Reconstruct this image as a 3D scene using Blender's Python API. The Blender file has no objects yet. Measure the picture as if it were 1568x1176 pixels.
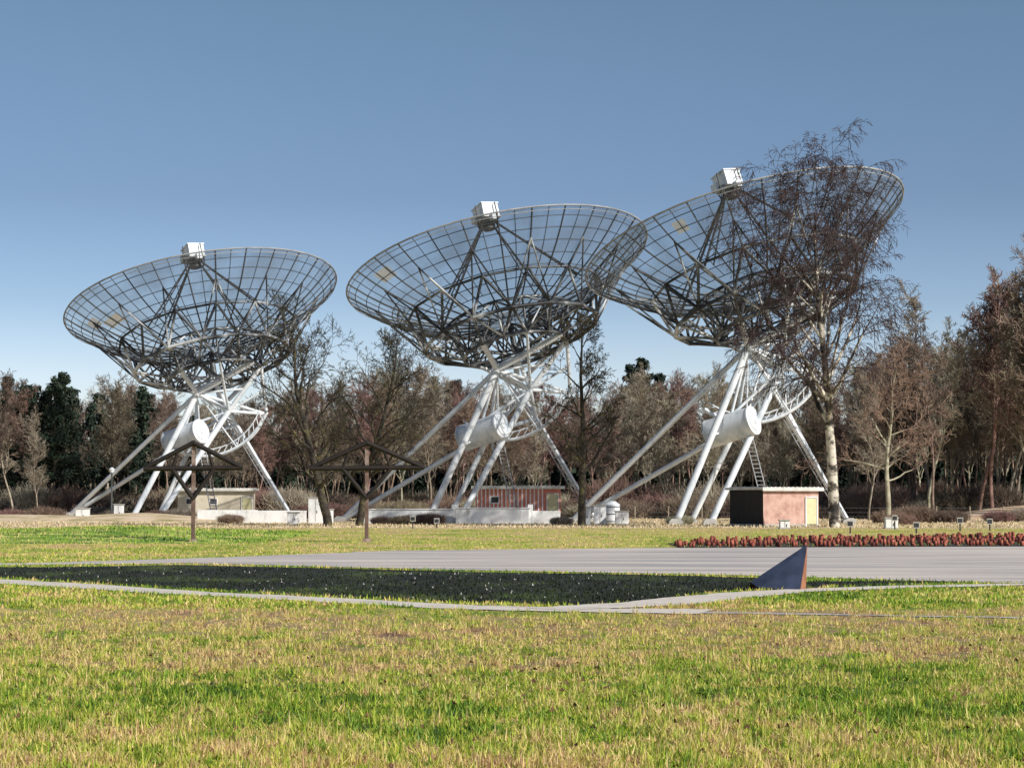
import bpy, math, random
import numpy as np
from mathutils import Vector, Matrix
S=bpy.context.scene
COL=S.collection
random.seed(7)
# ------------------------------------------------------------ helpers
def link(o,parent=None):
    COL.objects.link(o)
    if parent: o.parent=parent
    return o
def empty(name,loc=(0,0,0),rot=0):
    e=bpy.data.objects.new(name,None); e.location=loc; e.rotation_euler=(0,0,rot); e.empty_display_size=.5
    return link(e)
def mesh_obj(name,V,F,mat,parent=None,smooth=False):
    m=bpy.data.meshes.new(name); m.from_pydata([tuple(v) for v in V],[],F); m.update()
    if smooth: m.polygons.foreach_set('use_smooth',[True]*len(m.polygons))
    if mat: m.materials.append(mat)
    return link(bpy.data.objects.new(name,m),parent)
def np_mesh(name,V,F):
    V=np.asarray(V,dtype=np.float32); F=np.asarray(F,dtype=np.int32); n,k=F.shape
    m=bpy.data.meshes.new(name)
    m.vertices.add(len(V)); m.vertices.foreach_set('co',V.ravel())
    m.loops.add(n*k); m.loops.foreach_set('vertex_index',F.ravel())
    m.polygons.add(n); m.polygons.foreach_set('loop_start',np.arange(0,n*k,k,dtype=np.int32))
    try: m.polygons.foreach_set('loop_total',np.full(n,k,dtype=np.int32))
    except Exception: pass
    m.update(calc_edges=True)
    return m
def tubes_mesh(name,segs,k=4,smooth=True):
    A=np.array(segs,dtype=np.float64); P0=A[:,0:3];P1=A[:,3:6];R0=A[:,6];R1=A[:,7]
    D=P1-P0; L=np.linalg.norm(D,axis=1,keepdims=True); D=D/np.maximum(L,1e-9)
    ref=np.where(np.abs(D[:,2:3])>.9,np.array([[1.,0,0]]),np.array([[0,0,1.]]))
    U=np.cross(D,ref); U/=np.maximum(np.linalg.norm(U,axis=1,keepdims=True),1e-9); W=np.cross(D,U)
    n=len(A); V=np.zeros((n,2*k,3))
    for i in range(k):
        a=2*math.pi*i/k; o=math.cos(a)*U+math.sin(a)*W
        V[:,i]=P0+o*R0[:,None]; V[:,k+i]=P1+o*R1[:,None]
    base=(np.arange(n)*2*k)[:,None]
    F=[]
    for i in range(k):
        j=(i+1)%k
        F.append(base+np.array([[i,j,k+j,k+i]]))
    F=np.concatenate(F,axis=0)
    m=np_mesh(name,V.reshape(-1,3),F)
    if smooth: m.polygons.foreach_set('use_smooth',np.ones(len(F),dtype=bool))
    return m
def tube_obj(name,segs,mat,parent=None,k=6):
    m=tubes_mesh(name,segs,k); m.materials.append(mat)
    return link(bpy.data.objects.new(name,m),parent)
def seg(a,b,r,r2=None): return [*a,*b,r,r if r2 is None else r2]
def boxd(c,s,rz=0):
    V=[];ca,sa=math.cos(rz),math.sin(rz)
    for z in(-.5,.5):
        for x,y in((-.5,-.5),(.5,-.5),(.5,.5),(-.5,.5)):
            X,Y=x*s[0],y*s[1]; V.append((c[0]+X*ca-Y*sa,c[1]+X*sa+Y*ca,c[2]+z*s[2]))
    return V,[(0,3,2,1),(4,5,6,7),(0,1,5,4),(1,2,6,5),(2,3,7,6),(3,0,4,7)]
def boxes(name,L,mat,parent=None,bevel=0):
    V=[];F=[]
    for b in L:
        v,f=boxd(*b); o=len(V); V+=v; F+=[tuple(i+o for i in q) for q in f]
    ob=mesh_obj(name,V,F,mat,parent)
    if bevel:
        md=ob.modifiers.new('b','BEVEL'); md.width=bevel; md.segments=2
    return ob
# ------------------------------------------------------------ materials
def newmat(name):
    m=bpy.data.materials.new(name); m.use_nodes=True; nt=m.node_tree
    return m,nt,nt.nodes['Principled BSDF']
def noise_mat(name,stops,scale=1.0,detail=6,rough=.7,bump=0,bscale=None,stretch=(1,1,1),metal=0,randtint=0):
    m,nt,b=newmat(name); N=nt.nodes; Lk=nt.links
    tc=N.new('ShaderNodeTexCoord'); mp=N.new('ShaderNodeMapping'); mp.inputs['Scale'].default_value=stretch
    Lk.new(tc.outputs['Object'],mp.inputs[0])
    nz=N.new('ShaderNodeTexNoise'); nz.inputs['Scale'].default_value=scale; nz.inputs['Detail'].default_value=detail; nz.inputs['Roughness'].default_value=.65
    Lk.new(mp.outputs[0],nz.inputs['Vector'])
    cr=N.new('ShaderNodeValToRGB'); e=cr.color_ramp.elements
    while len(e)<len(stops): e.new(.5)
    for i,(p,c) in enumerate(stops): e[i].position=p; e[i].color=(*c,1)
    Lk.new(nz.outputs[0],cr.inputs[0]); out=cr.outputs[0]
    if randtint:
        oi=N.new('ShaderNodeObjectInfo'); hs=N.new('ShaderNodeHueSaturation')
        mr=N.new('ShaderNodeMapRange'); mr.inputs[3].default_value=1-randtint; mr.inputs[4].default_value=1+randtint
        Lk.new(oi.outputs['Random'],mr.inputs[0]); Lk.new(mr.outputs[0],hs.inputs['Value'])
        mr2=N.new('ShaderNodeMapRange'); mr2.inputs[3].default_value=.475; mr2.inputs[4].default_value=.53
        ml=N.new('ShaderNodeMath'); ml.operation='MULTIPLY'; ml.inputs[1].default_value=7.31
        fr=N.new('ShaderNodeMath'); fr.operation='FRACT'
        Lk.new(oi.outputs['Random'],ml.inputs[0]); Lk.new(ml.outputs[0],fr.inputs[0]); Lk.new(fr.outputs[0],mr2.inputs[0]); Lk.new(mr2.outputs[0],hs.inputs['Hue'])
        Lk.new(out,hs.inputs['Color']); out=hs.outputs[0]
    Lk.new(out,b.inputs['Base Color']); b.inputs['Roughness'].default_value=rough; b.inputs['Metallic'].default_value=metal
    if bump:
        bn=N.new('ShaderNodeTexNoise'); bn.inputs['Scale'].default_value=bscale or scale*4; bn.inputs['Detail'].default_value=5
        Lk.new(tc.outputs['Object'],bn.inputs['Vector'])
        bp=N.new('ShaderNodeBump'); bp.inputs['Strength'].default_value=bump; bp.inputs['Distance'].default_value=.05
        Lk.new(bn.outputs[0],bp.inputs['Height']); Lk.new(bp.outputs[0],b.inputs['Normal'])
    return m
WHITE=noise_mat('white_paint',[(.3,(.36,.41,.46)),(.45,(.66,.71,.76)),(.6,(.8,.83,.86)),(.75,(.85,.87,.88))],1.0,8,.45,stretch=(1,1,.4))
STEEL=noise_mat('galvanised_steel',[(.3,(.03,.034,.038)),(.7,(.12,.13,.14))],.4,5,.5)
RIM=noise_mat('rim_steel',[(.3,(.2,.21,.22)),(.7,(.42,.43,.44))],.6,5,.5)
TRUSS=noise_mat('truss_paint_shaded',[(.42,(.022,.025,.03)),(.52,(.12,.13,.14)),(.62,(.62,.64,.66))],.28,3,.5)  # near-black tones put the shade behind the dish into the truss colour
DARKST=noise_mat('dark_steel',[(.3,(.016,.018,.02)),(.7,(.045,.045,.055))],2,5,.5)
RUST=noise_mat('rusty_steel',[(.3,(.008,.006,.005)),(.6,(.02,.012,.01)),(.8,(.05,.026,.02))],3,6,.8)
CONC=noise_mat('concrete',[(.3,(.34,.33,.3)),(.7,(.52,.5,.46))],2,8,.85,.3)
WWALL=noise_mat('white_wall_paint',[(.3,(.4,.39,.37)),(.42,(.72,.72,.71)),(.52,(.82,.82,.81)),(.8,(.85,.85,.84))],1.2,9,.7,stretch=(1,1,.5))
def mesh_screen(name,col,a0,a1):
    m,nt,b=newmat(name); N=nt.nodes; L=nt.links
    b.inputs['Base Color'].default_value=(*col,1); b.inputs['Roughness'].default_value=.45; b.inputs['Metallic'].default_value=.2
    tc=N.new('ShaderNodeTexCoord'); nz=N.new('ShaderNodeTexNoise'); nz.inputs['Scale'].default_value=.3; nz.inputs['Detail'].default_value=3
    L.new(tc.outputs['Object'],nz.inputs['Vector'])
    mr=N.new('ShaderNodeMapRange'); mr.inputs[1].default_value=.35; mr.inputs[2].default_value=.65; mr.inputs[3].default_value=a0; mr.inputs[4].default_value=a1
    L.new(nz.outputs[0],mr.inputs[0]); L.new(mr.outputs[0],b.inputs['Alpha'])
    return m
SCREEN=mesh_screen('wire_mesh',(.17,.19,.21),.2,.52)
SCREEN2=mesh_screen('painted_sheen_panel',(.84,.86,.88),.8,.95)  # near-white colour stands for sunlight reflected off a few mesh panels
# ------------------------------------------------------------ radio telescopes
def telescope(loc,H,ax,sd):
    T=empty('radio_telescope',loc)
    a=Vector(ax).normalized()
    xa=Vector((1,0,0)); xa=(xa-a*xa.dot(a)).normalized(); ya=a.cross(xa)
    M=Matrix(((xa.x,ya.x,a.x,0),(xa.y,ya.y,a.y,0),(xa.z,ya.z,a.z,H),(0,0,0,1)))
    def D(r,th,z): return M@Vector((r*math.cos(th),r*math.sin(th),z))
    R=12.6
    def sz(r): return 5.0*((r/R)**2.3-1)
    tau=2*math.pi
    V=[];F=[];nr=14;na=72
    for i in range(nr+1):
        r=.4+(R-.4)*i/nr
        for j in range(na): V.append(D(r,tau*j/na,sz(r)))
    for i in range(nr):
        for j in range(na): k=(j+1)%na; F.append((i*na+j,i*na+k,(i+1)*na+k,(i+1)*na+j))
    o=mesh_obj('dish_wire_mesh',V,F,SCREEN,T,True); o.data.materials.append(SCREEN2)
    for (i,j) in {0:((10,42),(10,43),(11,40),(11,41),(10,44)),1:((12,42),(12,43)),2:((12,47),)}[sd]: o.data.polygons[i*na+j].material_index=1  # faces that carry the painted sun reflection
    s=[]
    rings=[1.6,3.1,4.6,6.0,7.2,8.3,9.3,10.3,11.2,12.0]
    for r in rings:
        for j in range(48): s.append(seg(D(r,tau*j/48,sz(r)-.04),D(r,tau*(j+1)/48,sz(r)-.04),.034))
    for j in range(56):
        th=tau*j/56; rs=[1.6,3.1,4.6,6.0,7.4,8.7,10,11.25,R]
        if j%2: rs=rs[3:]
        for q in range(len(rs)-1): s.append(seg(D(rs[q],th,sz(rs[q])-.05),D(rs[q+1],th,sz(rs[q+1])-.05),.036 if j%2 else .068))
    tube_obj('dish_ribs',s,STEEL,T,4)
    s=[]
    for j in range(72): s.append(seg(D(R,tau*j/72,0),D(R,tau*(j+1)/72,0),.075)); s.append(seg(D(R-.12,tau*j/72,-.3),D(R-.12,tau*(j+1)/72,-.3),.03))
    tube_obj('dish_rim',s,RIM,T,6)
    s=[];n=14
    up=[D(8.2,tau*j/n,sz(8.2)-.15) for j in range(n)]
    md=[D(5.0,tau*j/n,sz(5)-.1) for j in range(n)]
    lo=[D(7.2,tau*(j+.5)/n,-6.0) for j in range(n)]
    l2=[D(4.3,tau*j/n,-7.3) for j in range(n)]
    ed=[D(10.6,tau*j/n,sz(10.6)-.1) for j in range(n)]
    for j in range(n):
        k=(j+1)%n
        s+=[seg(up[j],up[k],.11),seg(lo[j],lo[k],.15),seg(l2[j],l2[k],.16),
            seg(up[j],lo[j],.12),seg(up[k],lo[j],.12),seg(lo[j],l2[j],.11),seg(lo[j],l2[k],.11),
            seg(md[j],l2[j],.09),seg(md[j],lo[j],.09),seg(md[k],lo[j],.09),
            seg(ed[j],up[j],.06),seg(ed[j],lo[j],.07),seg(ed[k],lo[j],.07),seg(md[j],md[k],.09)]
        s+=[seg(D(2.4,tau*j/n,sz(2.4)),l2[j],.07),seg(D(2.4,tau*j/n,sz(2.4)),md[j],.07),seg(l2[j],md[k],.07),seg(D(2.4,tau*j/n,-6.6),l2[k],.09),seg(D(2.4,tau*j/n,-6.6),D(2.4,tau*k/n,-6.6),.09)]
    cen=D(0,0,-7.7)
    for j in range(0,n,2): s.append(seg(l2[j],cen,.1)); s.append(seg(l2[j],D(0,0,-5),.08))
    s.append(seg(cen,D(0,0,-5),.25))
    tube_obj('backing_truss',s,TRUSS,T,5)
    s=[]
    for j in range(4):
        th=tau*(j+.5)/4+.1; b=D(7.4,th,sz(7.4)); t=D(.55,th,3.9)
        s.append(seg(b,t,.1)); b2=D(7.4,th+.12,sz(7.4)); s.append(seg(b2,t,.06))
        for q in range(1,9): s.append(seg(b.lerp(t,q/9),b2.lerp(t,(q+.5)/9),.035))
    tube_obj('feed_legs',s,DARKST,T,4)
    V=[];F=[]
    def dbox(cx,cy,cz,sx,sy,szz):
        v,f=boxd((cx,cy,cz),(sx,sy,szz),.5); o=len(V); V.extend([M@Vector(p) for p in v]); F.extend([tuple(i+o for i in q) for q in f])
    dbox(0,0,4.75,1.5,1.7,1.1); dbox(0,0,5.36,1.66,1.86,.1); dbox(0,0,4.15,1.66,1.86,.08); dbox(-.95,.3,4.5,.5,.7,.6); dbox(.5,-.9,4.0,.5,.5,.5)
    mesh_obj('focus_box',V,F,WHITE,T)
    tube_obj('feed_horn',[seg(D(0,0,4.1),D(0,0,3.3),.62,.5),seg(D(0,0,3.3),D(0,0,3.29),.5,.01)],DARKST,T,20)
    s=[]
    c=[D(1.0,tau*(q+.5)/4,3.6) for q in range(4)]; c2=[D(1.2,tau*(q+.5)/4,4.2) for q in range(4)]; c3=[D(1.15,tau*(q+.5)/4,5.3) for q in range(4)]
    for q in range(4): s+=[seg(c[q],c[(q+1)%4],.06),seg(c[q],c2[q],.06),seg(c[q],c2[(q+1)%4],.04),seg(c2[q],c3[q],.05),seg(c2[q],c2[(q+1)%4],.05)]
    tube_obj('focus_cage',s,DARKST,T,5)
    # ---------------- mount
    v=Vector
    P=v((0,-2.4,H-8.6)); Pb=v((1.6,2.6,H-9.6)); Q=v((-.6,.6,7.4)); Q2=v((3.2,.6,8.5)); E=v((6.0,.2,H-10.4))
    K=v((2.7,-1.2,H-10.2)); L_=v((-13.3,6,0)); Rf=v((8.2,2,0))
    F1=v((-5.6,-3.6,0)); F2=v((-3.1,-4.4,0)); F3=v((-4.1,1.5,0))
    s=[seg(F1,P,.27),seg(F2,K,.25),seg(F3,Q,.22),seg(L_,P,.21),seg(L_,Q,.2),seg(Rf,Q2,.21),seg(Rf,Pb,.14),
       seg(Q,Q2,.18),seg(Q2,K,.16),seg(Q2,Pb,.16),seg(Q,P,.14),seg(Q,K,.12),seg(P,K,.18),seg(P,Pb,.22),seg(K,Pb,.18),seg(Q2,P,.1)]
    mid1=F1.lerp(P,.5); mid2=F2.lerp(K,.5)
    s+=[seg(mid1,Q,.09),seg(mid2,Q,.09)]
    hub=cen
    lw=lambda th,i=l2: min(i,key=lambda p:(p-D(4.3,th,-7.3)).length)
    s+=[seg(P,hub,.24),seg(Pb,hub,.24),seg(K,hub,.18),seg(P,lw(-2.2),.24),seg(P,lw(-.6),.28),seg(K,lw(-.2),.2),seg(Pb,lw(.8),.2),seg(Pb,lw(2.2),.18),
        seg(K,lw(-1.2),.12),seg(E,lw(-.1),.16),seg(E,K,.15),seg(E,P,.13),seg(P.lerp(lw(-.6),.5),hub,.1),seg(K.lerp(lw(-.2),.5),P,.1),seg(E.lerp(lw(-.1),.5),K,.09)]
    tube_obj('mount_frame',s,WHITE,T,10)
    C=v((.3,.2,H-8.3)); s=[]; pts=[[],[]]
    for w,yy in((0,-.55),(1,.55)):
        for q in range(17):
            an=math.radians(-20-105*q/16); rr=6.0
            pts[w].append(v((C.x+rr*math.cos(an),C.y+yy,C.z+rr*math.sin(an))))
    for w in(0,1):
        for q in range(16): s.append(seg(pts[w][q],pts[w][q+1],.13))
        for q in (6,11): s.append(seg(pts[w][q],P if w==0 else Pb,.08))
    for q in range(17): s.append(seg(pts[0][q],pts[1][q],.05))
    inner=[C+(p-C)*.9 for p in pts[0]]
    for q in range(16): s.append(seg(inner[q],inner[q+1],.06)); s.append(seg(inner[q],pts[0][q+1],.04))
    tube_obj('hour_angle_gear',s,WHITE,T,8)
    c=v((-1.2,-1.6,7.35)); d=v((.88,-.56,.28)).normalized(); h=1.95
    A=c-d*h; B=c+d*h; r=1.08
    s=[seg(A,B,r),seg(A,A-d*.01,r,.01),seg(A,A+d*.12,r+.05),seg(c-d*.06,c+d*.06,r+.03),seg(B-d*.12,B,r+.05),seg(B,B+d*.01,r+.05,.85),seg(B+d*.01,B+d*.1,.85,.82),seg(B+d*.1,B+d*.11,.82,.3),seg(B+d*.11,B+d*.2,.3,.28),seg(B+d*.2,B+d*.21,.28,.01)]
    tube_obj('counterweight_drum',s,WHITE,T,32)
    tube_obj('drum_bracket',[seg(c,Q,.25),seg(c+v((0,0,.9)),K,.12),seg(A,Q,.12),seg(c+v((0,0,1)),P,.12)],WHITE,T,8)
    s=[];b=v((1.6,-2.2,.3));t=v((.2,-.9,6.6))
    for dx in(-.28,.28): s.append(seg(b+v((dx,0,0)),t+v((dx,0,0)),.05))
    for q in range(20): p=b.lerp(t,(q+.5)/20); s.append(seg(p-v((.28,0,0)),p+v((.28,0,0)),.035))
    for q in range(12):
        p=Rf.lerp(Q2,(q+3)/16)+v((-.25,-.3,0)); s.append(seg(p-v((.25,0,0)),p+v((.25,0,0)),.035))
    s+=[seg(Rf+v((-.5,-.3,0)),Q2+v((-.5,-.3,0)),.04),seg(Rf+v((0,-.3,0)),Q2+v((0,-.3,0)),.04)]
    tube_obj('ladder',s,RIM,T,4)
    V=[];F=[]
    for p in(F1,F2,F3,L_,Rf):
        o=len(V)
        for z,w in((-.3,.6),(.25,.5),(.45,.32)):
            for x,y in((-1,-1),(1,-1),(1,1),(-1,1)): V.append((p.x+x*w,p.y+y*w,z))
        for q in range(2):
            for j in range(4): k=(j+1)%4; F.append((o+q*4+j,o+q*4+k,o+q*4+4+k,o+q*4+4+j))
        F.append((o+8,o+9,o+10,o+11))
    mesh_obj('footings',V,F,CONC,T)
    return T
AX=(-.2,.23,.95)
telescope((17.85,175,0),22.0,(-.245,.22,.95),2)
telescope((-1.2,187.5,0),21.0,AX,1)
telescope((-28.6,210,0.2),19.9,AX,0)
# ------------------------------------------------------------ trees
def gen_tree(rng,H,r0,maxlev,spread=.36,start=.25,wig=.10,trop=.04,twig=.02,droop=0,density=1.0,lean=(0,0),twl=1.0,upang=.95,taper=.62,dl3=0,trunkf=.9,d0=2.0):
    segs=[]
    def nrm(v):
        l=math.sqrt(v[0]**2+v[1]**2+v[2]**2)+1e-9; return (v[0]/l,v[1]/l,v[2]/l)
    def perp(d,ang):
        g=(rng.gauss(0,1),rng.gauss(0,1),rng.gauss(0,1)); dot=sum(g[i]*d[i] for i in range(3))
        g=nrm(tuple(g[i]-dot*d[i] for i in range(3)))
        return nrm(tuple(d[i]*math.cos(ang)+g[i]*math.sin(ang) for i in range(3)))
    N={0:14,1:8,2:6,3:4,4:3}
    def br(p,d,L,r,lev):
        n=N[lev]; st=L/n; w=wig*(1 if lev==0 else 1.9)
        tr=trop if lev<2 else trop*.5-droop*(lev-1)
        for i in range(n):
            t=i/n
            d=nrm((d[0]+rng.gauss(0,w),d[1]+rng.gauss(0,w),d[2]+rng.gauss(0,w*.7)+tr*(1 if lev else 2)))
            q=(p[0]+d[0]*st,p[1]+d[1]*st,p[2]+d[2]*st)
            ra=max(twig,r*(1-.82*t)); rb=max(twig*.8,r*(1-.82*(t+1/n)))
            segs.append((*p,*q,ra,rb))
            if lev<maxlev and t>=(start if lev==0 else .15):
                m=(d0 if lev==0 else 1.5 if lev<3 else 1.3+dl3)*density
                m=int(m)+(rng.random()<m-int(m))
                for _ in range(m):
                    if lev==0: l2=H*spread*(1-taper*t)*rng.uniform(.55,1.15); ang=rng.uniform(.6,1.0)*upang*(1.15-.45*t)*1.1
                    else: l2=L*rng.uniform(.32,.55)*(1-.35*t)*(twl if lev>1 else 1); ang=rng.uniform(.5,1.05)
                    br(q,perp(d,ang),l2,max(twig,ra*rng.uniform(.38,.6)),lev+1)
            p=q
    br((0,0,-.2),nrm((lean[0],lean[1],1)),H*trunkf,r0,0)
    return segs
BARK_W=noise_mat('woodland_bark',[(.3,(.085,.06,.045)),(.5,(.2,.15,.11)),(.72,(.4,.31,.23))],1.1,5,.9,randtint=.4)
BARK_R=noise_mat('reddish_twigs',[(.3,(.095,.055,.045)),(.5,(.225,.14,.11)),(.72,(.37,.25,.2))],1.1,5,.9,randtint=.35)
BARK_P=noise_mat('pale_bark',[(.3,(.13,.11,.08)),(.5,(.33,.29,.21)),(.72,(.62,.57,.46))],1.0,5,.9,randtint=.2)
rng=random.Random(11)
variants=[]
for i in range(7):
    sg=gen_tree(rng,15,.17,3,spread=rng.uniform(.22,.3),start=rng.choice([.15,.25,.3]),density=1.3,twig=.019,trop=.08,upang=.7,taper=.4)
    m=tubes_mesh('wood_tree_%d'%i,sg,3); m.materials.append([BARK_W,BARK_R,BARK_W,BARK_P,BARK_W,BARK_R,BARK_P][i]); variants.append(m)
woods=empty('distant_woodland')
def place(m,x,y,z,s,rz,parent,sz=None):
    o=bpy.data.objects.new('tree',m); o.location=(x,y,z); o.scale=(s,s,sz or s); o.rotation_euler=(0,0,rz); link(o,parent)
def topH(x,y):
    px=784+x/y*3500
    h=14.4+.8*math.sin(px*.013)+.7*math.sin(px*.031+1)
    if px<420: h-=.8
    if px>1250: h=15+min(1,(px-1250)/170)*4.5
    return h
for row,y in enumerate([226,233,240,248,256,264,273,284]):
    hw=.262*y
    x=-hw
    while x<hw:
        xx=x+rng.uniform(-1.4,1.4); yy=y+rng.uniform(-3,3)
        h=topH(xx,yy)*rng.uniform(.78,1.05)*(yy/258)**.6
        place(rng.choice(variants),xx,yy,0,h/15,rng.uniform(0,6.3),woods)
        x+=rng.uniform(3.0,4.4)
for i in range(26):
    y=rng.uniform(205,238); x=rng.uniform(.172,.258)*y
    h=rng.uniform(20,24.5) if x/y>.185 else rng.uniform(16,19)
    place(rng.choice([variants[0],variants[3],variants[4],variants[6],variants[1]]),x,y,0,h/15,rng.uniform(0,6.3),woods)
for px,y,h in ((20,205,11),(60,208,9.5),(-10,200,12),(560,222,13),(1430,190,14),(1330,200,12.5),(1090,225,14)):
    place(rng.choice(variants),(px-784)/3500*y,y,0,h/15,rng.uniform(0,6.3),woods)
sg=[]
for i in range(900):
    a=rng.uniform(0,6.28); r=2.6*math.sqrt(rng.random()); p=(r*math.cos(a),r*math.sin(a),0)
    hh=rng.uniform(.8,2.6)*(1-.12*r); q=(p[0]+rng.gauss(0,.35),p[1]+rng.gauss(0,.35),hh*.6); t=(q[0]+rng.gauss(0,.4),q[1]+rng.gauss(0,.4),hh)
    sg.append((*p,*q,.03,.025)); sg.append((*q,*t,.025,.015))
    for _ in range(3):
        sg.append((*q,q[0]+rng.gauss(0,.45),q[1]+rng.gauss(0,.45),q[2]+rng.uniform(.1,.8),.02,.012))
bush=tubes_mesh('undergrowth_bush',sg,3); bush.materials.append(BARK_R)
bush2=bush.copy(); bush2.materials.clear(); bush2.materials.append(BARK_W)
bush3=bush.copy(); bush3.materials.clear(); bush3.materials.append(BARK_P)
ug=empty('woodland_undergrowth')
for y in(222,228,240,255):
    x=-.26*y
    while x<.26*y:
        s=rng.uniform(.5,1.3); place(rng.choice([bush,bush2,bush3,bush2]),x,y+rng.uniform(-3,3),0,s,rng.uniform(0,6.3),ug,s*rng.uniform(.7,1.6)); x+=rng.uniform(2.4,4.6)
shr=empty('low_shrubs')
for x,y,s in((-29.5,203,.5),(-31.5,204,.45),(-8,171,.35),(-6.2,172,.42),(-9.8,173,.3),(30,182,.5),(32.5,184,.65),(35,183,.5),(28.5,168,.4),(12.6,172,.35),(-40,196,.6),(-43,197,.5),(3.7,171,.3),(43,190,.6),(40,188,.45),(-22,179,.35)):
    place(rng.choice([bush,bush,bush3,bush2]),x,y,0,s,rng.uniform(0,6.3),shr)
NEED=noise_mat('pine_needles',[(.3,(.01,.02,.013)),(.6,(.028,.05,.028)),(.8,(.06,.09,.045))],1.5,4,.8,randtint=.2)
def pine_mesh(name,H,rng,base=.25,wid=.2,nb=6,w=.15):
    V=[];F=[]
    sg=[(0,0,0,0,0,H,.18,.03)]
    for i in range(int(H*nb)):
        t=base+(1-base)*rng.random()**1.2; z=t*H; L=H*wid*(1-t)**.8*rng.uniform(.5,1.3)+.3; a=rng.uniform(0,6.28)
        dz=rng.uniform(-.1,.35)*L
        sg.append((0,0,z,L*math.cos(a),L*math.sin(a),z+dz,.05,.02))
        for q in range(9):
            u=rng.uniform(.3,1.05); c=(L*u*math.cos(a),L*u*math.sin(a),z+dz*u)
            for _ in range(7):
                p=[c[k]+rng.gauss(0,.18) for k in range(3)]; o=len(V)
                for _ in range(3): V.append([p[k]+rng.gauss(0,w) for k in range(3)])
                F.append((o,o+1,o+2))
    m=np_mesh(name,V,F); m.materials.append(NEED)
    t=tubes_mesh(name+'_t',sg,4); t.materials.append(BARK_W)
    return m,t
pines=[pine_mesh('pine%d'%i,15,rng,base=[.2,.35,.3][i],wid=[.17,.14,.2][i]) for i in range(3)]
young=[pine_mesh('spruce%d'%i,9,rng,base=0.0,wid=.3,nb=16,w=.3) for i in range(2)]
pw=empty('pine_wood')
def pput(x,y,h,kind=None):
    m,t=rng.choice(kind or pines); r=rng.uniform(0,6.3); s=h/(9 if kind else 15)
    place(m,x,y,0,s,r,pw); place(t,x,y,0,s,r,pw)
for y in(296,303):
    x=-.27*y
    while x<.27*y: pput(x+rng.uniform(-.5,.5),y+rng.uniform(-2,2),rng.uniform(7.5,10.5),young); x+=rng.uniform(2.0,3.0)
x=-80
while x<80: pput(x,300,rng.uniform(10,13)); x+=rng.uniform(4,6)
for px,py,y in((12,580,226),(33,596,228),(50,592,225),(66,604,227),(84,580,224),(98,574,225),(112,598,228),(216,597,240),(227,604,242),(662,582,285),(700,588,285),(968,562,275),(985,552,278),(1010,575,275),(690,590,285),(150,605,250)):
    pput((px-784)/3500*y,y,2+(762-py)/3500*y)
for i in range(12):
    y=rng.uniform(232,258); pput(rng.uniform(-.24,-.13)*y,y,rng.uniform(8,12))
OAK=noise_mat('lichen_bark',[(.3,(.014,.012,.01)),(.5,(.042,.034,.026)),(.62,(.1,.09,.035)),(.74,(.34,.3,.12))],2.0,6,.9)
BIRCH=noise_mat('birch_bark',[(.4,(.02,.018,.016)),(.48,(.1,.085,.07)),(.54,(.55,.5,.42)),(.7,(.8,.76,.66))],.8,8,.8,stretch=(1,1,1.3))
BTW=noise_mat('birch_twigs',[(.3,(.035,.022,.022)),(.6,(.08,.05,.047)),(.8,(.15,.1,.09))],1,5,.9)
def near_tree(name,x,y,sgs,mat,mat2=None,thr=.05):
    e=empty(name,(x,y,0))
    A=np.array(sgs); big=A[:,6]>thr
    tube_obj('trunk_and_limbs',A[big],mat,e,7); tube_obj('twigs',A[~big],mat2 or mat,e,3)
r2=random.Random(5)
near_tree('bare_oak_tree',-12.9,161,gen_tree(r2,15.2,.34,4,spread=.42,start=.12,wig=.08,twig=.014,density=1.08,lean=(-.03,0),upang=.95,taper=.5),OAK)
near_tree('bare_oak_tree',-11.0,164,gen_tree(r2,14.2,.3,4,spread=.42,start=.15,wig=.08,twig=.014,density=1.05,lean=(.16,0),upang=.9,taper=.5),OAK)
near_tree('bare_oak_tree',4.95,162,gen_tree(r2,15.4,.3,4,spread=.3,start=.15,wig=.05,twig=.014,density=1.12,upang=1.15,taper=.5),OAK)
bt=gen_tree(random.Random(33),23.6,.42,4,spread=.41,start=.24,wig=.035,trop=.05,twig=.0155,density=1.16,droop=.11,twl=1.15,upang=.85,taper=.38,trunkf=.86,d0=2.6,dl3=.3)
near_tree('birch_tree',22.0,156,bt,BIRCH,BTW,.07)
near_tree('bare_tree',28.2,172,gen_tree(r2,13.5,.22,4,spread=.42,start=.15,wig=.09,twig=.016,density=.9,upang=1.1),BARK_P,BARK_R)
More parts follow.
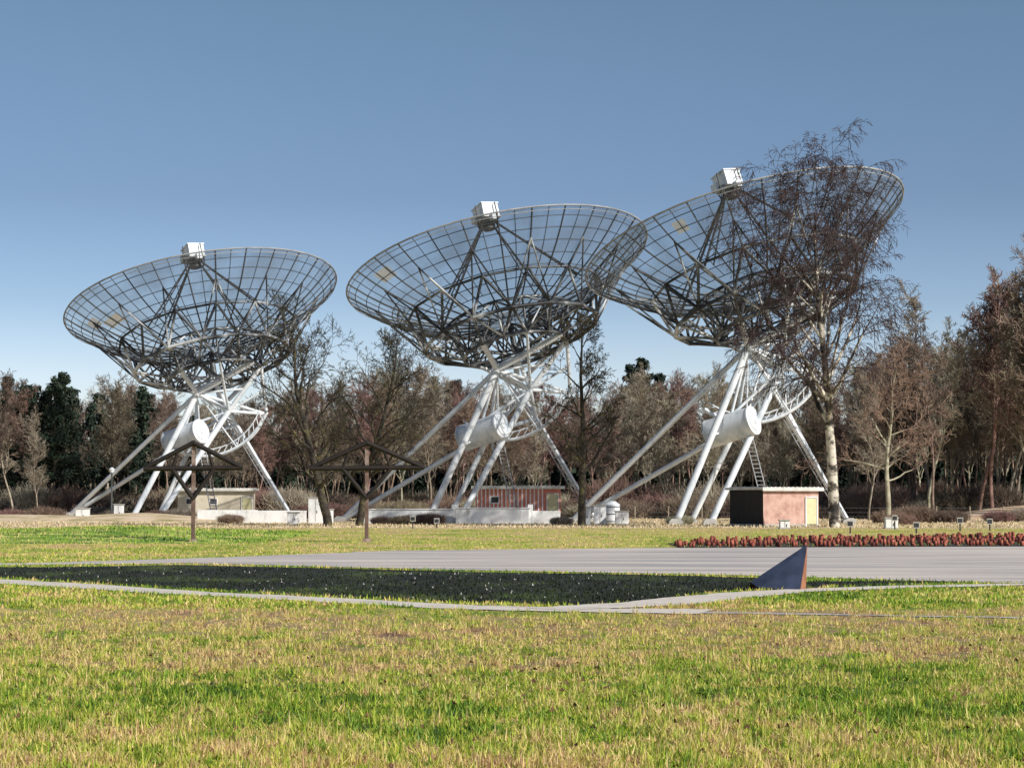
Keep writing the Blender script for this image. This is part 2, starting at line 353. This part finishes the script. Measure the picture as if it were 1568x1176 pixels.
# ------------------------------------------------------------ ground
def grass_nodes(nt,randomness=False):
    N=nt.nodes;L=nt.links
    g=N.new('ShaderNodeNewGeometry'); mp=N.new('ShaderNodeMapping'); mp.inputs['Scale'].default_value=(1,.7,0)
    L.new(g.outputs['Position'],mp.inputs[0])
    def nz(s,d=4,r=.6):
        n=N.new('ShaderNodeTexNoise'); n.inputs['Scale'].default_value=s; n.inputs['Detail'].default_value=d; n.inputs['Roughness'].default_value=r; L.new(mp.outputs[0],n.inputs['Vector']); return n.outputs[0]
    a=nz(.2,3,.6); b=nz(1.3,5,.7); c=nz(7,3)
    def math_(op,x,y):
        m=N.new('ShaderNodeMath'); m.operation=op
        for i,q in enumerate((x,y)):
            if isinstance(q,(int,float)): m.inputs[i].default_value=q
            else: L.new(q,m.inputs[i])
        return m.outputs[0]
    s=math_('ADD',math_('MULTIPLY',a,.3),math_('ADD',math_('MULTIPLY',b,.43),math_('MULTIPLY',c,.27)))
    s=math_('ADD',math_('MULTIPLY',math_('SUBTRACT',s,.5),1.5),.5)
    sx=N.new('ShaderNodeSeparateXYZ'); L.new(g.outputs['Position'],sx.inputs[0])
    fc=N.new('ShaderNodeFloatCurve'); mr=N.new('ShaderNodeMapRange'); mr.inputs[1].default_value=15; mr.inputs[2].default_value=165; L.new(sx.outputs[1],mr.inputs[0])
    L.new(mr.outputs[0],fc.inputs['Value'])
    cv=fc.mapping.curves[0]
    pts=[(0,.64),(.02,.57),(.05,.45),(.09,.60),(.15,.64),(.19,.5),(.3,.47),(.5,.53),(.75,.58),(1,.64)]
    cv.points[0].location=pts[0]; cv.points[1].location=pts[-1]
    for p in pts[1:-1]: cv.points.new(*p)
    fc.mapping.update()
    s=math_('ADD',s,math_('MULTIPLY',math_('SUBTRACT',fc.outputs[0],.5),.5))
    val=None
    if randomness:
        at=N.new('ShaderNodeAttribute'); at.attribute_name='rnd'
        s=math_('ADD',s,math_('MULTIPLY',math_('SUBTRACT',at.outputs['Fac'],.5),.18))
        val=math_('ADD',math_('MULTIPLY',math_('FRACT',math_('MULTIPLY',at.outputs['Fac'],9.7),0),.75),.78)
    cr=N.new('ShaderNodeValToRGB'); e=cr.color_ramp.elements
    st=[(.32,(.04,.09,.01)),(.4,(.15,.29,.02)),(.48,(.38,.48,.04)),(.53,(.62,.54,.12)),(.59,(.74,.57,.27)),(.67,(.52,.32,.17)),(.77,(.24,.13,.08))]
    while len(e)<len(st): e.new(.5)
    for i,(p,cc) in enumerate(st): e[i].position=p; e[i].color=(*cc,1)
    L.new(s,cr.inputs[0]); out=cr.outputs[0]
    if val is not None:
        vm=N.new('ShaderNodeVectorMath'); vm.operation='SCALE'; L.new(out,vm.inputs[0]); L.new(val,vm.inputs['Scale']); out=vm.outputs[0]
    return out,c
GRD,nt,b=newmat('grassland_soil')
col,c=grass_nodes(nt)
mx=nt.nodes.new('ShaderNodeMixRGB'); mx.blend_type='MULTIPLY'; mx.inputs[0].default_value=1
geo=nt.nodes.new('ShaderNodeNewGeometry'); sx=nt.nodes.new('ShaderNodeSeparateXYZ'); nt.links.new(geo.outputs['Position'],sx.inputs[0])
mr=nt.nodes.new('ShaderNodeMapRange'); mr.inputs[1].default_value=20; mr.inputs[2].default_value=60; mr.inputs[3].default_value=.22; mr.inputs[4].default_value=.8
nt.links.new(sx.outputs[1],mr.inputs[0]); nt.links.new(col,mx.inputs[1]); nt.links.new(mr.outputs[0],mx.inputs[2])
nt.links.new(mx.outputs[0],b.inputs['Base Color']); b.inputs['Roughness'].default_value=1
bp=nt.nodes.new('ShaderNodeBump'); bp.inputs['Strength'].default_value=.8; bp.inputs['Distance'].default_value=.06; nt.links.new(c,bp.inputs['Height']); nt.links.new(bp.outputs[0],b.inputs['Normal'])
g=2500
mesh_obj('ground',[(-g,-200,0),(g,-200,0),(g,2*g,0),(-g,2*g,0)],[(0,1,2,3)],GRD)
def sheet(name,poly,z,mat):
    return mesh_obj(name,[(x,y,z) for x,y in poly],[tuple(range(len(poly)))],mat)
def jag(poly,step=.6,amp=.25,seed=1):
    r=random.Random(seed); out=[]
    for i in range(len(poly)):
        x0,y0=poly[i];x1,y1=poly[(i+1)%len(poly)]; n=max(1,int(math.hypot(x1-x0,y1-y0)/step))
        for k in range(n): t=k/n; out.append((x0+(x1-x0)*t+r.gauss(0,amp),y0+(y1-y0)*t+r.gauss(0,amp)))
    return out
FOR=noise_mat('forest_floor',[(.3,(.05,.035,.022)),(.6,(.11,.08,.05)),(.8,(.2,.15,.09))],.5,8,1,.5)
sheet('forest_floor',[(-120,222),(120,222),(160,420),(-160,420)],.012,FOR)
DARK=noise_mat('painted_shade',[(.36,(.003,.005,.002)),(.52,(.009,.015,.004)),(.62,(.035,.05,.012)),(.74,(.13,.15,.04))],.45,9,1,.6,stretch=(.8,.45,1))  # shadow band across the grass, put into the ground colour
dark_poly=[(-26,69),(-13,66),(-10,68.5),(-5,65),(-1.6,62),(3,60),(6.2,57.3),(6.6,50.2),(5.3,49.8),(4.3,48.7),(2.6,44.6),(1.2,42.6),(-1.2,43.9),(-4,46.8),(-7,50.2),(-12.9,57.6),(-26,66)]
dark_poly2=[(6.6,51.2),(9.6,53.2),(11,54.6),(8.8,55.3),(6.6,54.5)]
dp=jag(dark_poly,.5,.16,2); sheet('painted_shade_ground',dp,.008,DARK)  # sheet in the outline of the shadow band, no caster in the scene
dp2=jag(dark_poly2,.4,.08,2); sheet('painted_shade_ground',dp2,.008,DARK)
ASPH=noise_mat('pavement_gravel',[(.3,(.16,.16,.18)),(.4,(.33,.32,.32)),(.5,(.52,.47,.43)),(.6,(.64,.57,.5)),(.75,(.7,.62,.54))],.5,12,.95,.4,bscale=8,stretch=(.16,1.5,1))
pav=[(-40,73),(-15,70),(-11.5,74.5),(-8,80),(-4.6,86.5),(7,92),(20,95.5),(55,98),(55,50),(11.8,53.6),(8.4,56.6),(6.2,59),(-1.5,63.4),(-6,67),(-10,70),(-15,68),(-40,69.5)]
sheet('paved_square',jag(pav,1,.07,3),.012,ASPH)
PATH=noise_mat('sand_path',[(.25,(.44,.4,.35)),(.5,(.66,.6,.52)),(.8,(.76,.7,.61))],1.2,9,.95,.3)
def ribbon(name,pts,z,mat):
    V=[];n=len(pts); pp=[]
    for i in range(n-1):
        for k in range(8):
            t=k/8; pp.append([pts[i][j]*(1-t)+pts[i+1][j]*t for j in range(3)])
    pp.append(list(pts[-1])); r=random.Random(3)
    for i,p in enumerate(pp):
        a=pp[max(0,i-1)];b=pp[min(len(pp)-1,i+1)]; dx,dy=b[0]-a[0],b[1]-a[1]; l=math.hypot(dx,dy); nx,ny=-dy/l,dx/l
        w1=p[2]*.5+r.gauss(0,.06); w2=p[2]*.5+r.gauss(0,.06)
        V+=[(p[0]+nx*w1,p[1]+ny*w1,z),(p[0]-nx*w2,p[1]-ny*w2,z)]
    F=[(2*i,2*i+1,2*i+3,2*i+2) for i in range(len(pp)-1)]
    mesh_obj(name,V,F,mat); return [(v[0],v[1]) for v in V[::2]]+[(v[0],v[1]) for v in V[1::2]][::-1]
p1=ribbon('footpath',[(-40,76,1.8),(-25,64.5,1.8),(-12.3,55,1.5),(-6.7,48,1.3),(-1,41.9,1.3),(1.4,40.7,1.5),(3.4,40.2,1.6)],.016,PATH)
p2=ribbon('footpath',[(.6,41,.9),(2.6,43.0,1.6),(4.4,46.6,1.5),(5.6,48.6,1.3),(8.6,51.2,1.1),(11.5,52.6,1.0),(15,54,1.4)],.020,PATH)
p3=ribbon('kerb_strip',[(3.3,40.0,.5),(6,39,.4),(11,37.3,.36),(22,34,.33)],.014,CONC)
ph0=3.1
def mz(x0,x1,y0,y1,h,X,Y):
    u=np.clip((X-x0)/(x1-x0),0,1); w=np.clip((Y-y0)/(y1-y0),0,1)
    return h*np.sin(np.pi*u)**.5*np.sin(np.pi*w)**.7*(.75+.2*np.sin(u*13+ph0)+.1*np.sin(u*29+w*5))-.03
def mound(name,x0,x1,y0,y1,h,mat,nx=70,ny=18):
    V=[];F=[]
    for j in range(ny+1):
        for i in range(nx+1):
            X=x0+(x1-x0)*i/nx; Y=y0+(y1-y0)*j/ny; V.append((X,Y,float(mz(x0,x1,y0,y1,h,X,Y))))
    for j in range(ny):
        for i in range(nx): a=j*(nx+1)+i; F.append((a,a+1,a+nx+2,a+nx+1))
    return mesh_obj(name,V,F,mat,None,True)
GREEN=noise_mat('bank_grass',[(.34,(.04,.08,.012)),(.45,(.14,.27,.03)),(.53,(.32,.42,.06)),(.62,(.64,.5,.22))],.9,12,1,.9,bscale=4,stretch=(.4,1,1))
BK=(-60,-11,100,135,.7)
mound('grass_bank',*BK,GREEN)
SAND=noise_mat('sand',[(.3,(.34,.22,.12)),(.5,(.6,.44,.3)),(.75,(.7,.56,.42))],.4,8,1,.5)
mound('sand_bank',36,95,208,220,2.4,SAND)
STRAW=noise_mat('straw_grass',[(.34,(.2,.21,.06)),(.44,(.5,.4,.22)),(.55,(.7,.55,.38)),(.75,(.74,.6,.46))],.9,12,1,.9,bscale=4,stretch=(.5,1,1))
mound('dry_grass_strip',-75,-22,186,204,1.0,STRAW)
sheet('dry_field',jag([(-95,150),(95,150),(95,222),(-95,222)],2,.6,9),.006,STRAW)
# ------------------------------------------------------------ grass blades
def inside(poly,x,y):
    c=np.zeros(len(x),bool); n=len(poly)
    for i in range(n):
        x0,y0=poly[i];x1,y1=poly[i-1]
        cond=((y0>y)!=(y1>y)); xi=(x1-x0)*(y-y0)/((y1-y0) if y1!=y0 else 1e-9)+x0
        c^=cond&(x<xi)
    return c
def blade_mat(name,colfn):
    GB,nt,b=newmat(name); col=colfn(nt)
    nt.links.new(col,b.inputs['Base Color']); b.inputs['Roughness'].default_value=.55
    tr=nt.nodes.new('ShaderNodeBsdfTranslucent'); ms=nt.nodes.new('ShaderNodeMixShader'); ms.inputs[0].default_value=.35
    nt.links.new(col,tr.inputs[0]); nt.links.new(b.outputs[0],ms.inputs[1]); nt.links.new(tr.outputs[0],ms.inputs[2]); nt.links.new(ms.outputs[0],nt.nodes['Material Output'].inputs[0])
    return GB
GB=blade_mat('grass_blades',lambda nt:grass_nodes(nt,True)[0])
R=np.random.RandomState(3)
def blades(name,x,y,h,w,mat,z0=0):
    n=len(x); a=R.rand(n)*6.283; ln=R.rand(n)*.9; b2=R.rand(n)*6.283
    hx=h*ln*np.cos(b2); hy=h*ln*np.sin(b2)
    V=np.zeros((n,3,3))
    V[:,0,0]=x-np.cos(a)*w; V[:,0,1]=y-np.sin(a)*w
    V[:,1,0]=x+np.cos(a)*w; V[:,1,1]=y+np.sin(a)*w
    V[:,2,0]=x+hx; V[:,2,1]=y+hy; V[:,2,2]=h*(1-.45*ln)
    V[:,:,2]+=np.reshape(z0,(-1,1)) if np.ndim(z0) else z0
    F=np.arange(n*3).reshape(n,3)
    m=np_mesh(name,V.reshape(-1,3),F); at=m.attributes.new('rnd','FLOAT','POINT'); at.data.foreach_set('value',np.repeat(R.rand(n),3).astype(np.float32))
    m.materials.append(mat); link(bpy.data.objects.new(name,m))
def sample(n,pa,pb,ww=.27):
    d=7000/(pa+(pb-pa)*R.rand(n)-762); x=(R.rand(n)*2-1)*ww*d; return x,d
polys=[p1,p2,p3,pav,dark_poly,dark_poly2]
nt_=23000; tx,ty=sample(nt_,925,1225)
K=17; sp=np.repeat(.022+.085*R.rand(nt_),K)
x=np.repeat(tx,K)+R.randn(nt_*K)*sp; y=np.repeat(ty,K)+R.randn(nt_*K)*sp
th=np.repeat(R.gamma(1.2,.95,nt_),K)
k=~(inside(p1,x,y)|inside(p2,x,y)|inside(p3,x,y)|inside(dark_poly,x,y)); x,y,th=x[k],y[k],th[k]
blades('grass',x,y,.014+.05*np.minimum(th,3.6)*(.3+.7*R.rand(len(x))),.006+.005*R.rand(len(x)),GB)
x,y=sample(120000,800,930)
k=np.ones(len(x),bool)
for p in polys: k&=~inside(p,x,y)
x,y=x[k],y[k]; blades('mid_grass',x,y,.04+.08*R.rand(len(x)),.012+.015*R.rand(len(x)),GB)
SB=noise_mat('straw_blades',[(.34,(.16,.2,.05)),(.44,(.46,.38,.2)),(.55,(.7,.56,.38)),(.75,(.76,.63,.48))],1.6,12,.9,stretch=(.5,1,1))
x,y=sample(40000,789,808); blades('far_grass',x,y,.08+.16*R.rand(len(x)),.03+.03*R.rand(len(x)),SB)
x=-60+49*R.rand(26000); y=100+35*R.rand(26000); k=x>-.28*y; x,y=x[k],y[k]
blades('bank_grass_tufts',x,y,.06+.12*R.rand(len(x)),.02+.02*R.rand(len(x)),GREEN,mz(*BK,x,y))
DG=noise_mat('shade_tinted_blades',[(.36,(.004,.007,.003)),(.52,(.013,.023,.005)),(.62,(.05,.08,.014)),(.74,(.2,.22,.05))],.45,9,1,stretch=(.8,.45,1))  # grass blades coloured dark as if standing in the shadow band
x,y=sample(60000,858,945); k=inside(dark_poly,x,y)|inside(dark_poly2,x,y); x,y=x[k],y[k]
blades('shade_tinted_grass',x,y,.03+.07*R.rand(len(x)),.012+.012*R.rand(len(x)),DG)
x,y=sample(900,866,940); k=inside(dark_poly,x,y); x,y=x[k],y[k]; blades('pale_leaf_litter',x,y,.05+.03*R.rand(len(x)),.015+.015*R.rand(len(x)),CONC)
LEAF=noise_mat('dead_leaves',[(.3,(.07,.03,.015)),(.7,(.2,.1,.05))],3,4,.9)
x,y=sample(500,950,1210); blades('dead_leaf_litter',x,y,.03+.03*R.rand(len(x)),.025+.02*R.rand(len(x)),LEAF,.03)
# ------------------------------------------------------------ memorial stones
BED=noise_mat('dark_bed',[(.3,(.008,.008,.008)),(.7,(.03,.026,.022))],2,5,1)
bed=[(6.7,91.5),(20,94),(45,96),(45,118),(25,117),(12,108),(6.7,100)]
sheet('memorial_bed',bed,.022,BED)
BR=noise_mat('memorial_brick',[(.36,(.07,.016,.012)),(.5,(.26,.06,.035)),(.66,(.46,.15,.09))],3.5,4,.8)
V=[];F=[]; xs=np.arange(6.8,44,.5); ys=np.arange(91.8,117,1.1)
X,Y=np.meshgrid(xs,ys); X=X.ravel()+R.randn(X.size)*.12; Y=Y.ravel()+R.randn(Y.size)*.2
k=inside(bed,X,Y); X,Y=X[k],Y[k]
for xx,yy in zip(X,Y):
    if R.rand()<.12: continue
    hh=.12+.2*R.rand(); v,f=boxd((xx,yy,hh/2),(.1,.15,hh),R.rand()*.5); o=len(V); V+=v; F+=[tuple(i+o for i in q) for q in f]
m=np_mesh('memorial_stones',V,F); m.materials.append(BR); link(bpy.data.objects.new('memorial_stones',m))
# ------------------------------------------------------------ small structures
ROOF=noise_mat('corrugated_roof',[(.3,(.5,.49,.45)),(.7,(.75,.74,.7))],1.5,6,.7)
def shed(name,loc,rot,w,d,h,wall,side,over=.35,door=True,wins=0,stripes=None):
    e=empty(name,loc,rot)
    V,F=boxd((0,0,h/2),(w,d,h)); ob=mesh_obj('walls',V,F,wall,e); ob.data.materials.append(side); ob.data.polygons[5].material_index=1
    boxes('roof',[((0,0,h+.09),(w+2*over,d+2*over,.16)),((0,-d/2-over-.02,h+.06),(w+2*over,.06,.26))],ROOF,e,.01)
    L=[]
    n=int(w/.35)
    for i in range(n): L.append((((i+.5)/n*w-w/2,0,h+.2),(.1,d+2*over,.06)))
    boxes('roof_corrugation',L,ROOF,e)
    boxes('plinth',[((0,0,.08),(w+.12,d+.12,.18))],CONC,e)
    if door:
        boxes('door',[((w/2-.65,-d/2-.03,1.0),(.85,.06,1.95))],DOORM,e,.01); boxes('door_frame',[((w/2-.65-.48,-d/2-.04,1.0),(.08,.1,2.05)),((w/2-.65+.48,-d/2-.04,1.0),(.08,.1,2.05)),((w/2-.65,-d/2-.04,2.05),(1.04,.1,.08))],WWALL,e)
    for i in range(wins):
        x=-w/2+w*(i+.5)/(wins+1.2)
        boxes('window_frame',[((x,-d/2-.02,h*.62),(.75,.06,.6))],WWALL,e); boxes('window',[((x,-d/2-.05,h*.62),(.6,.04,.46))],DARKST,e)
    if stripes:
        n=int(w/.32); boxes('cladding_battens',[((-w/2+(i+.5)*w/n,-d/2-.02,h*.5),(.1,.05,h-.1)) for i in range(n) if not(door and abs(-w/2+(i+.5)*w/n-(w/2-.65))<.55)],stripes,e)
    return e
DOORM=noise_mat('door_paint',[(.3,(.5,.48,.25)),(.7,(.7,.66,.42))],1,4,.6)
PINK=noise_mat('pink_brick',[(.3,(.34,.19,.16)),(.5,(.52,.33,.27)),(.75,(.66,.46,.39))],1.8,10,.9,.3)
SHADEWALL=noise_mat('shaded_side_wall',[(.3,(.012,.011,.01)),(.7,(.035,.03,.027))],2,5,.9,stretch=(4,4,.5))  # shade on the shed's left wall, put into that wall's colour
REDC=noise_mat('red_cladding',[(.3,(.55,.16,.11)),(.7,(.7,.3,.22))],2,5,.8)
BEIGE=noise_mat('beige_render',[(.3,(.5,.45,.34)),(.7,(.68,.62,.5))],1.5,7,.9)
shed('utility_shed',(18.6,162.5,0),math.radians(28),4.7,4.2,2.55,PINK,SHADEWALL,.25,True,0)
shed('cabin',(.5,190,.3),0,7.0,4,2.5,REDC,REDC,.35,True,1,WWALL)
shed('cabin',(-27.6,214,0),math.radians(5),7.0,4,2.7,BEIGE,BEIGE,.35,True,2)
def wallobj(name,L): return boxes(name,L,WWALL,None,.03)
L=[((-8,176,.55),(7,.3,1.1)),((-1.5,175,.6),(5.6,.35,1.2)),((2.6,175.6,.5),(2.2,.35,1.0)),((-4.4,176.2,.75),(.5,.5,1.5)),((1.4,175.3,.75),(.4,.5,1.5)),((-11.6,176,.5),(.4,.5,1.2))]
L+=[((-1.5,175,1.23),(5.8,.5,.08)),((-8,176,1.13),(7.1,.45,.08))]
wallobj('white_wall',L)
wallobj('white_wall',[((-19,181,.5),(5.5,.3,1.0)),((-23.6,190,.5),(5,.3,1)),((-15.6,181,.6),(.5,.6,1.3))])
def cabinet(x,y,w,h,d=.7):
    e=empty('electrical_cabinet',(x,y,0)); boxes('body',[((0,0,h/2+.08),(w,d,h))],WWALL,e,.02)
    boxes('cap',[((0,0,h+.12),(w+.12,d+.12,.07))],CONC,e); boxes('base',[((0,0,.04),(w+.1,d+.1,.1))],CONC,e)
    boxes('door_seams',[((0,-d/2-.005,h/2+.08),(.02,.02,h*.9)),((.12,-d/2-.02,h/2),(.03,.04,.2))],DARKST,e)
for x,y,w,h in((-15.0,175,1.1,1.9),(-14.1,176,.7,1.0),(-16.4,172,.9,.8),(6.6,172,.9,1.3),(8.2,171,1.0,.9),(5.4,168,.7,1.2),(-36,192,1.1,1.0),(-35.2,205,.8,1.3),(17.6,148,.6,.45),(24.5,148,.8,.6)): cabinet(x,y,w,h)
e=empty('storage_tank',(7.6,174,0)); tube_obj('shell',[seg((0,0,.1),(0,0,1.5),.6),seg((0,0,1.5),(0,0,1.75),.6,.25),seg((0,0,1.75),(0,0,1.76),.25,.01)],WHITE,e,20); tube_obj('bands',[seg((0,0,z),(0,0,z+.06),.63) for z in(.2,.75,1.3)],STEEL,e,20)
POST=noise_mat('weathered_post',[(.3,(.06,.038,.03)),(.5,(.16,.1,.08)),(.7,(.5,.4,.35))],1.6,6,.9,stretch=(1,1,.6))
def tpole(x,y,w,h):
    e=empty('camp_pylon',(x,y,0)); s=h*.74
    boxes('post',[((0,0,h/2),(.17,.17,h)),((0,0,.08),(.36,.36,.16))],POST,e,.01)
    hw=w/2
    Y=-.18
    L=[seg((-hw,Y,s),(hw,Y,s+.05),.11),seg((-hw,Y,s),(0,Y,h),.105),seg((hw,Y,s+.05),(0,Y,h),.105),
       seg((-hw*.42,Y,s),(0,Y,s*.6),.1),seg((hw*.42,Y,s),(0,Y,s*.6),.1),seg((-hw*.42,Y,s),(-hw*.3,Y,h-.35),.07),seg((hw*.42,Y,s),(hw*.3,Y,h-.35),.07)]
    tube_obj('cross_arms',L,RUST,e,4)
    tube_obj('cap',[seg((0,0,h),(0,0,h+.12),.16,.03)],RUST,e,8)
    tube_obj('insulators',[seg((hw*f,0,s),(hw*f,0,s+.16),.05,.03) for f in(-.97,-.5,.5,.97)],DARKST,e,8)
tpole(-14.2,102,4.4,4.45); tpole(-6.6,104,5.2,4.5)
e=empty('street_lamp',(-34.2,195.5,0)); tube_obj('pole',[seg((0,0,0),(0,0,4.1),.09,.06),seg((0,0,4.1),(.0,0,4.15),.2,.2)],STEEL,e,8); tube_obj('lantern',[seg((0,0,4.15),(0,0,4.45),.16,.26),seg((0,0,4.45),(0,0,4.6),.28,.05)],WHITE,e,12)
BLUEST=noise_mat('blue_steel',[(.3,(.03,.04,.07)),(.7,(.08,.1,.17))],2,5,.4,metal=.3)
BRN=noise_mat('corten_edge',[(.3,(.22,.08,.04)),(.7,(.42,.18,.09))],3,5,.8)
e=empty('wedge_sculpture',(6.0,50.3,0),0)
A=(.5,.15,.98);B=(-.78,-.1,.16);C=(.26,-.5,.02)
mesh_obj('steel_panel',[A,B,C,(-.6,-.3,.02)],[(0,1,3,2)],BLUEST,e)
mesh_obj('corten_side',[(A[0]+.004,A[1],A[2]),(C[0]+.004,C[1],C[2]),(.46,.1,0)],[(0,1,2)],BRN,e)
mesh_obj('back_plates',[(A[0],A[1]+.01,A[2]),(B[0],B[1]+.01,B[2]),(.44,.12,0),(C[0],C[1]+.01,C[2]-.02),(B[0],B[1]+.2,0)],[(0,2,4,1),(4,2,3)],BRN,e)
WOODP=noise_mat('fence_wood',[(.3,(.2,.15,.11)),(.7,(.42,.36,.28))],3,5,.9)
e=empty('wire_fence',(0,0,0)); s=[];w=[]
x=8
while x<62:
    s.append(seg((x,205,0),(x,205,1.25),.07)); x+=3
for z in(.35,.7,1.1): w.append(seg((8,205,z),(62,205,z),.018))
tube_obj('posts',s,WOODP,e,6); tube_obj('wires',w,STEEL,e,4)
for x,y,h in((24.4,146,.9),(27,138,.8),(29.2,140,.7),(31,137,.85),(33.5,142,.7),(-6.5,150,.8),(-5,152,.6),(18.9,128,.7),(22.6,128,.6)):
    e=empty('marker_sign',(x,y,0)); boxes('post',[((0,0,h*.35),(.08,.08,h*.7))],DARKST,e); boxes('panel',[((0,-.02,h*.8),(.36,.06,.36))],CONC,e,.01); boxes('panel_print',[((0,-.055,h*.8),(.28,.01,.24))],DARKST,e)
# ------------------------------------------------------------ sky, sun, camera
sun=Vector((.78,-.62,.66)).normalized(); el=math.asin(sun.z); az=math.atan2(sun.x,sun.y)
W=bpy.data.worlds.new('World'); S.world=W; W.use_nodes=True; nt=W.node_tree; N=nt.nodes; bg=N['Background']
sk=N.new('ShaderNodeTexSky'); sk.sky_type='NISHITA'; sk.sun_disc=False; sk.sun_elevation=el; sk.sun_rotation=az; sk.ozone_density=2.5; sk.dust_density=.6
tc=N.new('ShaderNodeTexCoord'); sp=N.new('ShaderNodeSeparateXYZ'); nt.links.new(tc.outputs['Generated'],sp.inputs[0])
cr=N.new('ShaderNodeValToRGB'); e=cr.color_ramp.elements
st=[(0,(1.05,1.05,1.12)),(.05,(.84,.84,1.02)),(.085,(.57,.61,.76)),(.13,(.45,.475,.575)),(.21,(.47,.5,.53)),(.4,(.36,.38,.42))]
while len(e)<len(st): e.new(.5)
for i,(p,c) in enumerate(st): e[i].position=p; e[i].color=(*[q/1.7 for q in c],1)
nt.links.new(sp.outputs[2],cr.inputs[0])
mx=N.new('ShaderNodeVectorMath'); mx.operation='MULTIPLY'
m2=N.new('ShaderNodeVectorMath'); m2.operation='SCALE'; m2.inputs['Scale'].default_value=1.7
nt.links.new(sk.outputs[0],mx.inputs[0]); nt.links.new(cr.outputs[0],mx.inputs[1]); nt.links.new(mx.outputs[0],m2.inputs[0]); nt.links.new(m2.outputs[0],bg.inputs[0]); bg.inputs[1].default_value=.15
ld=bpy.data.lights.new('sun','SUN'); ld.energy=5; ld.angle=math.radians(.5); ld.color=(1,.95,.87)
lo=link(bpy.data.objects.new('sun',ld)); lo.rotation_euler=sun.to_track_quat('Z','Y').to_euler()
cd=bpy.data.cameras.new('camera'); cd.lens=80.36; cd.sensor_width=36; cd.clip_end=8000; cam=link(bpy.data.objects.new('camera',cd))
cam.location=(0,0,2); cam.rotation_euler=(math.radians(90+2.85),0,0); S.camera=cam
S.view_settings.view_transform='Standard'; S.view_settings.look='None'; S.view_settings.exposure=0
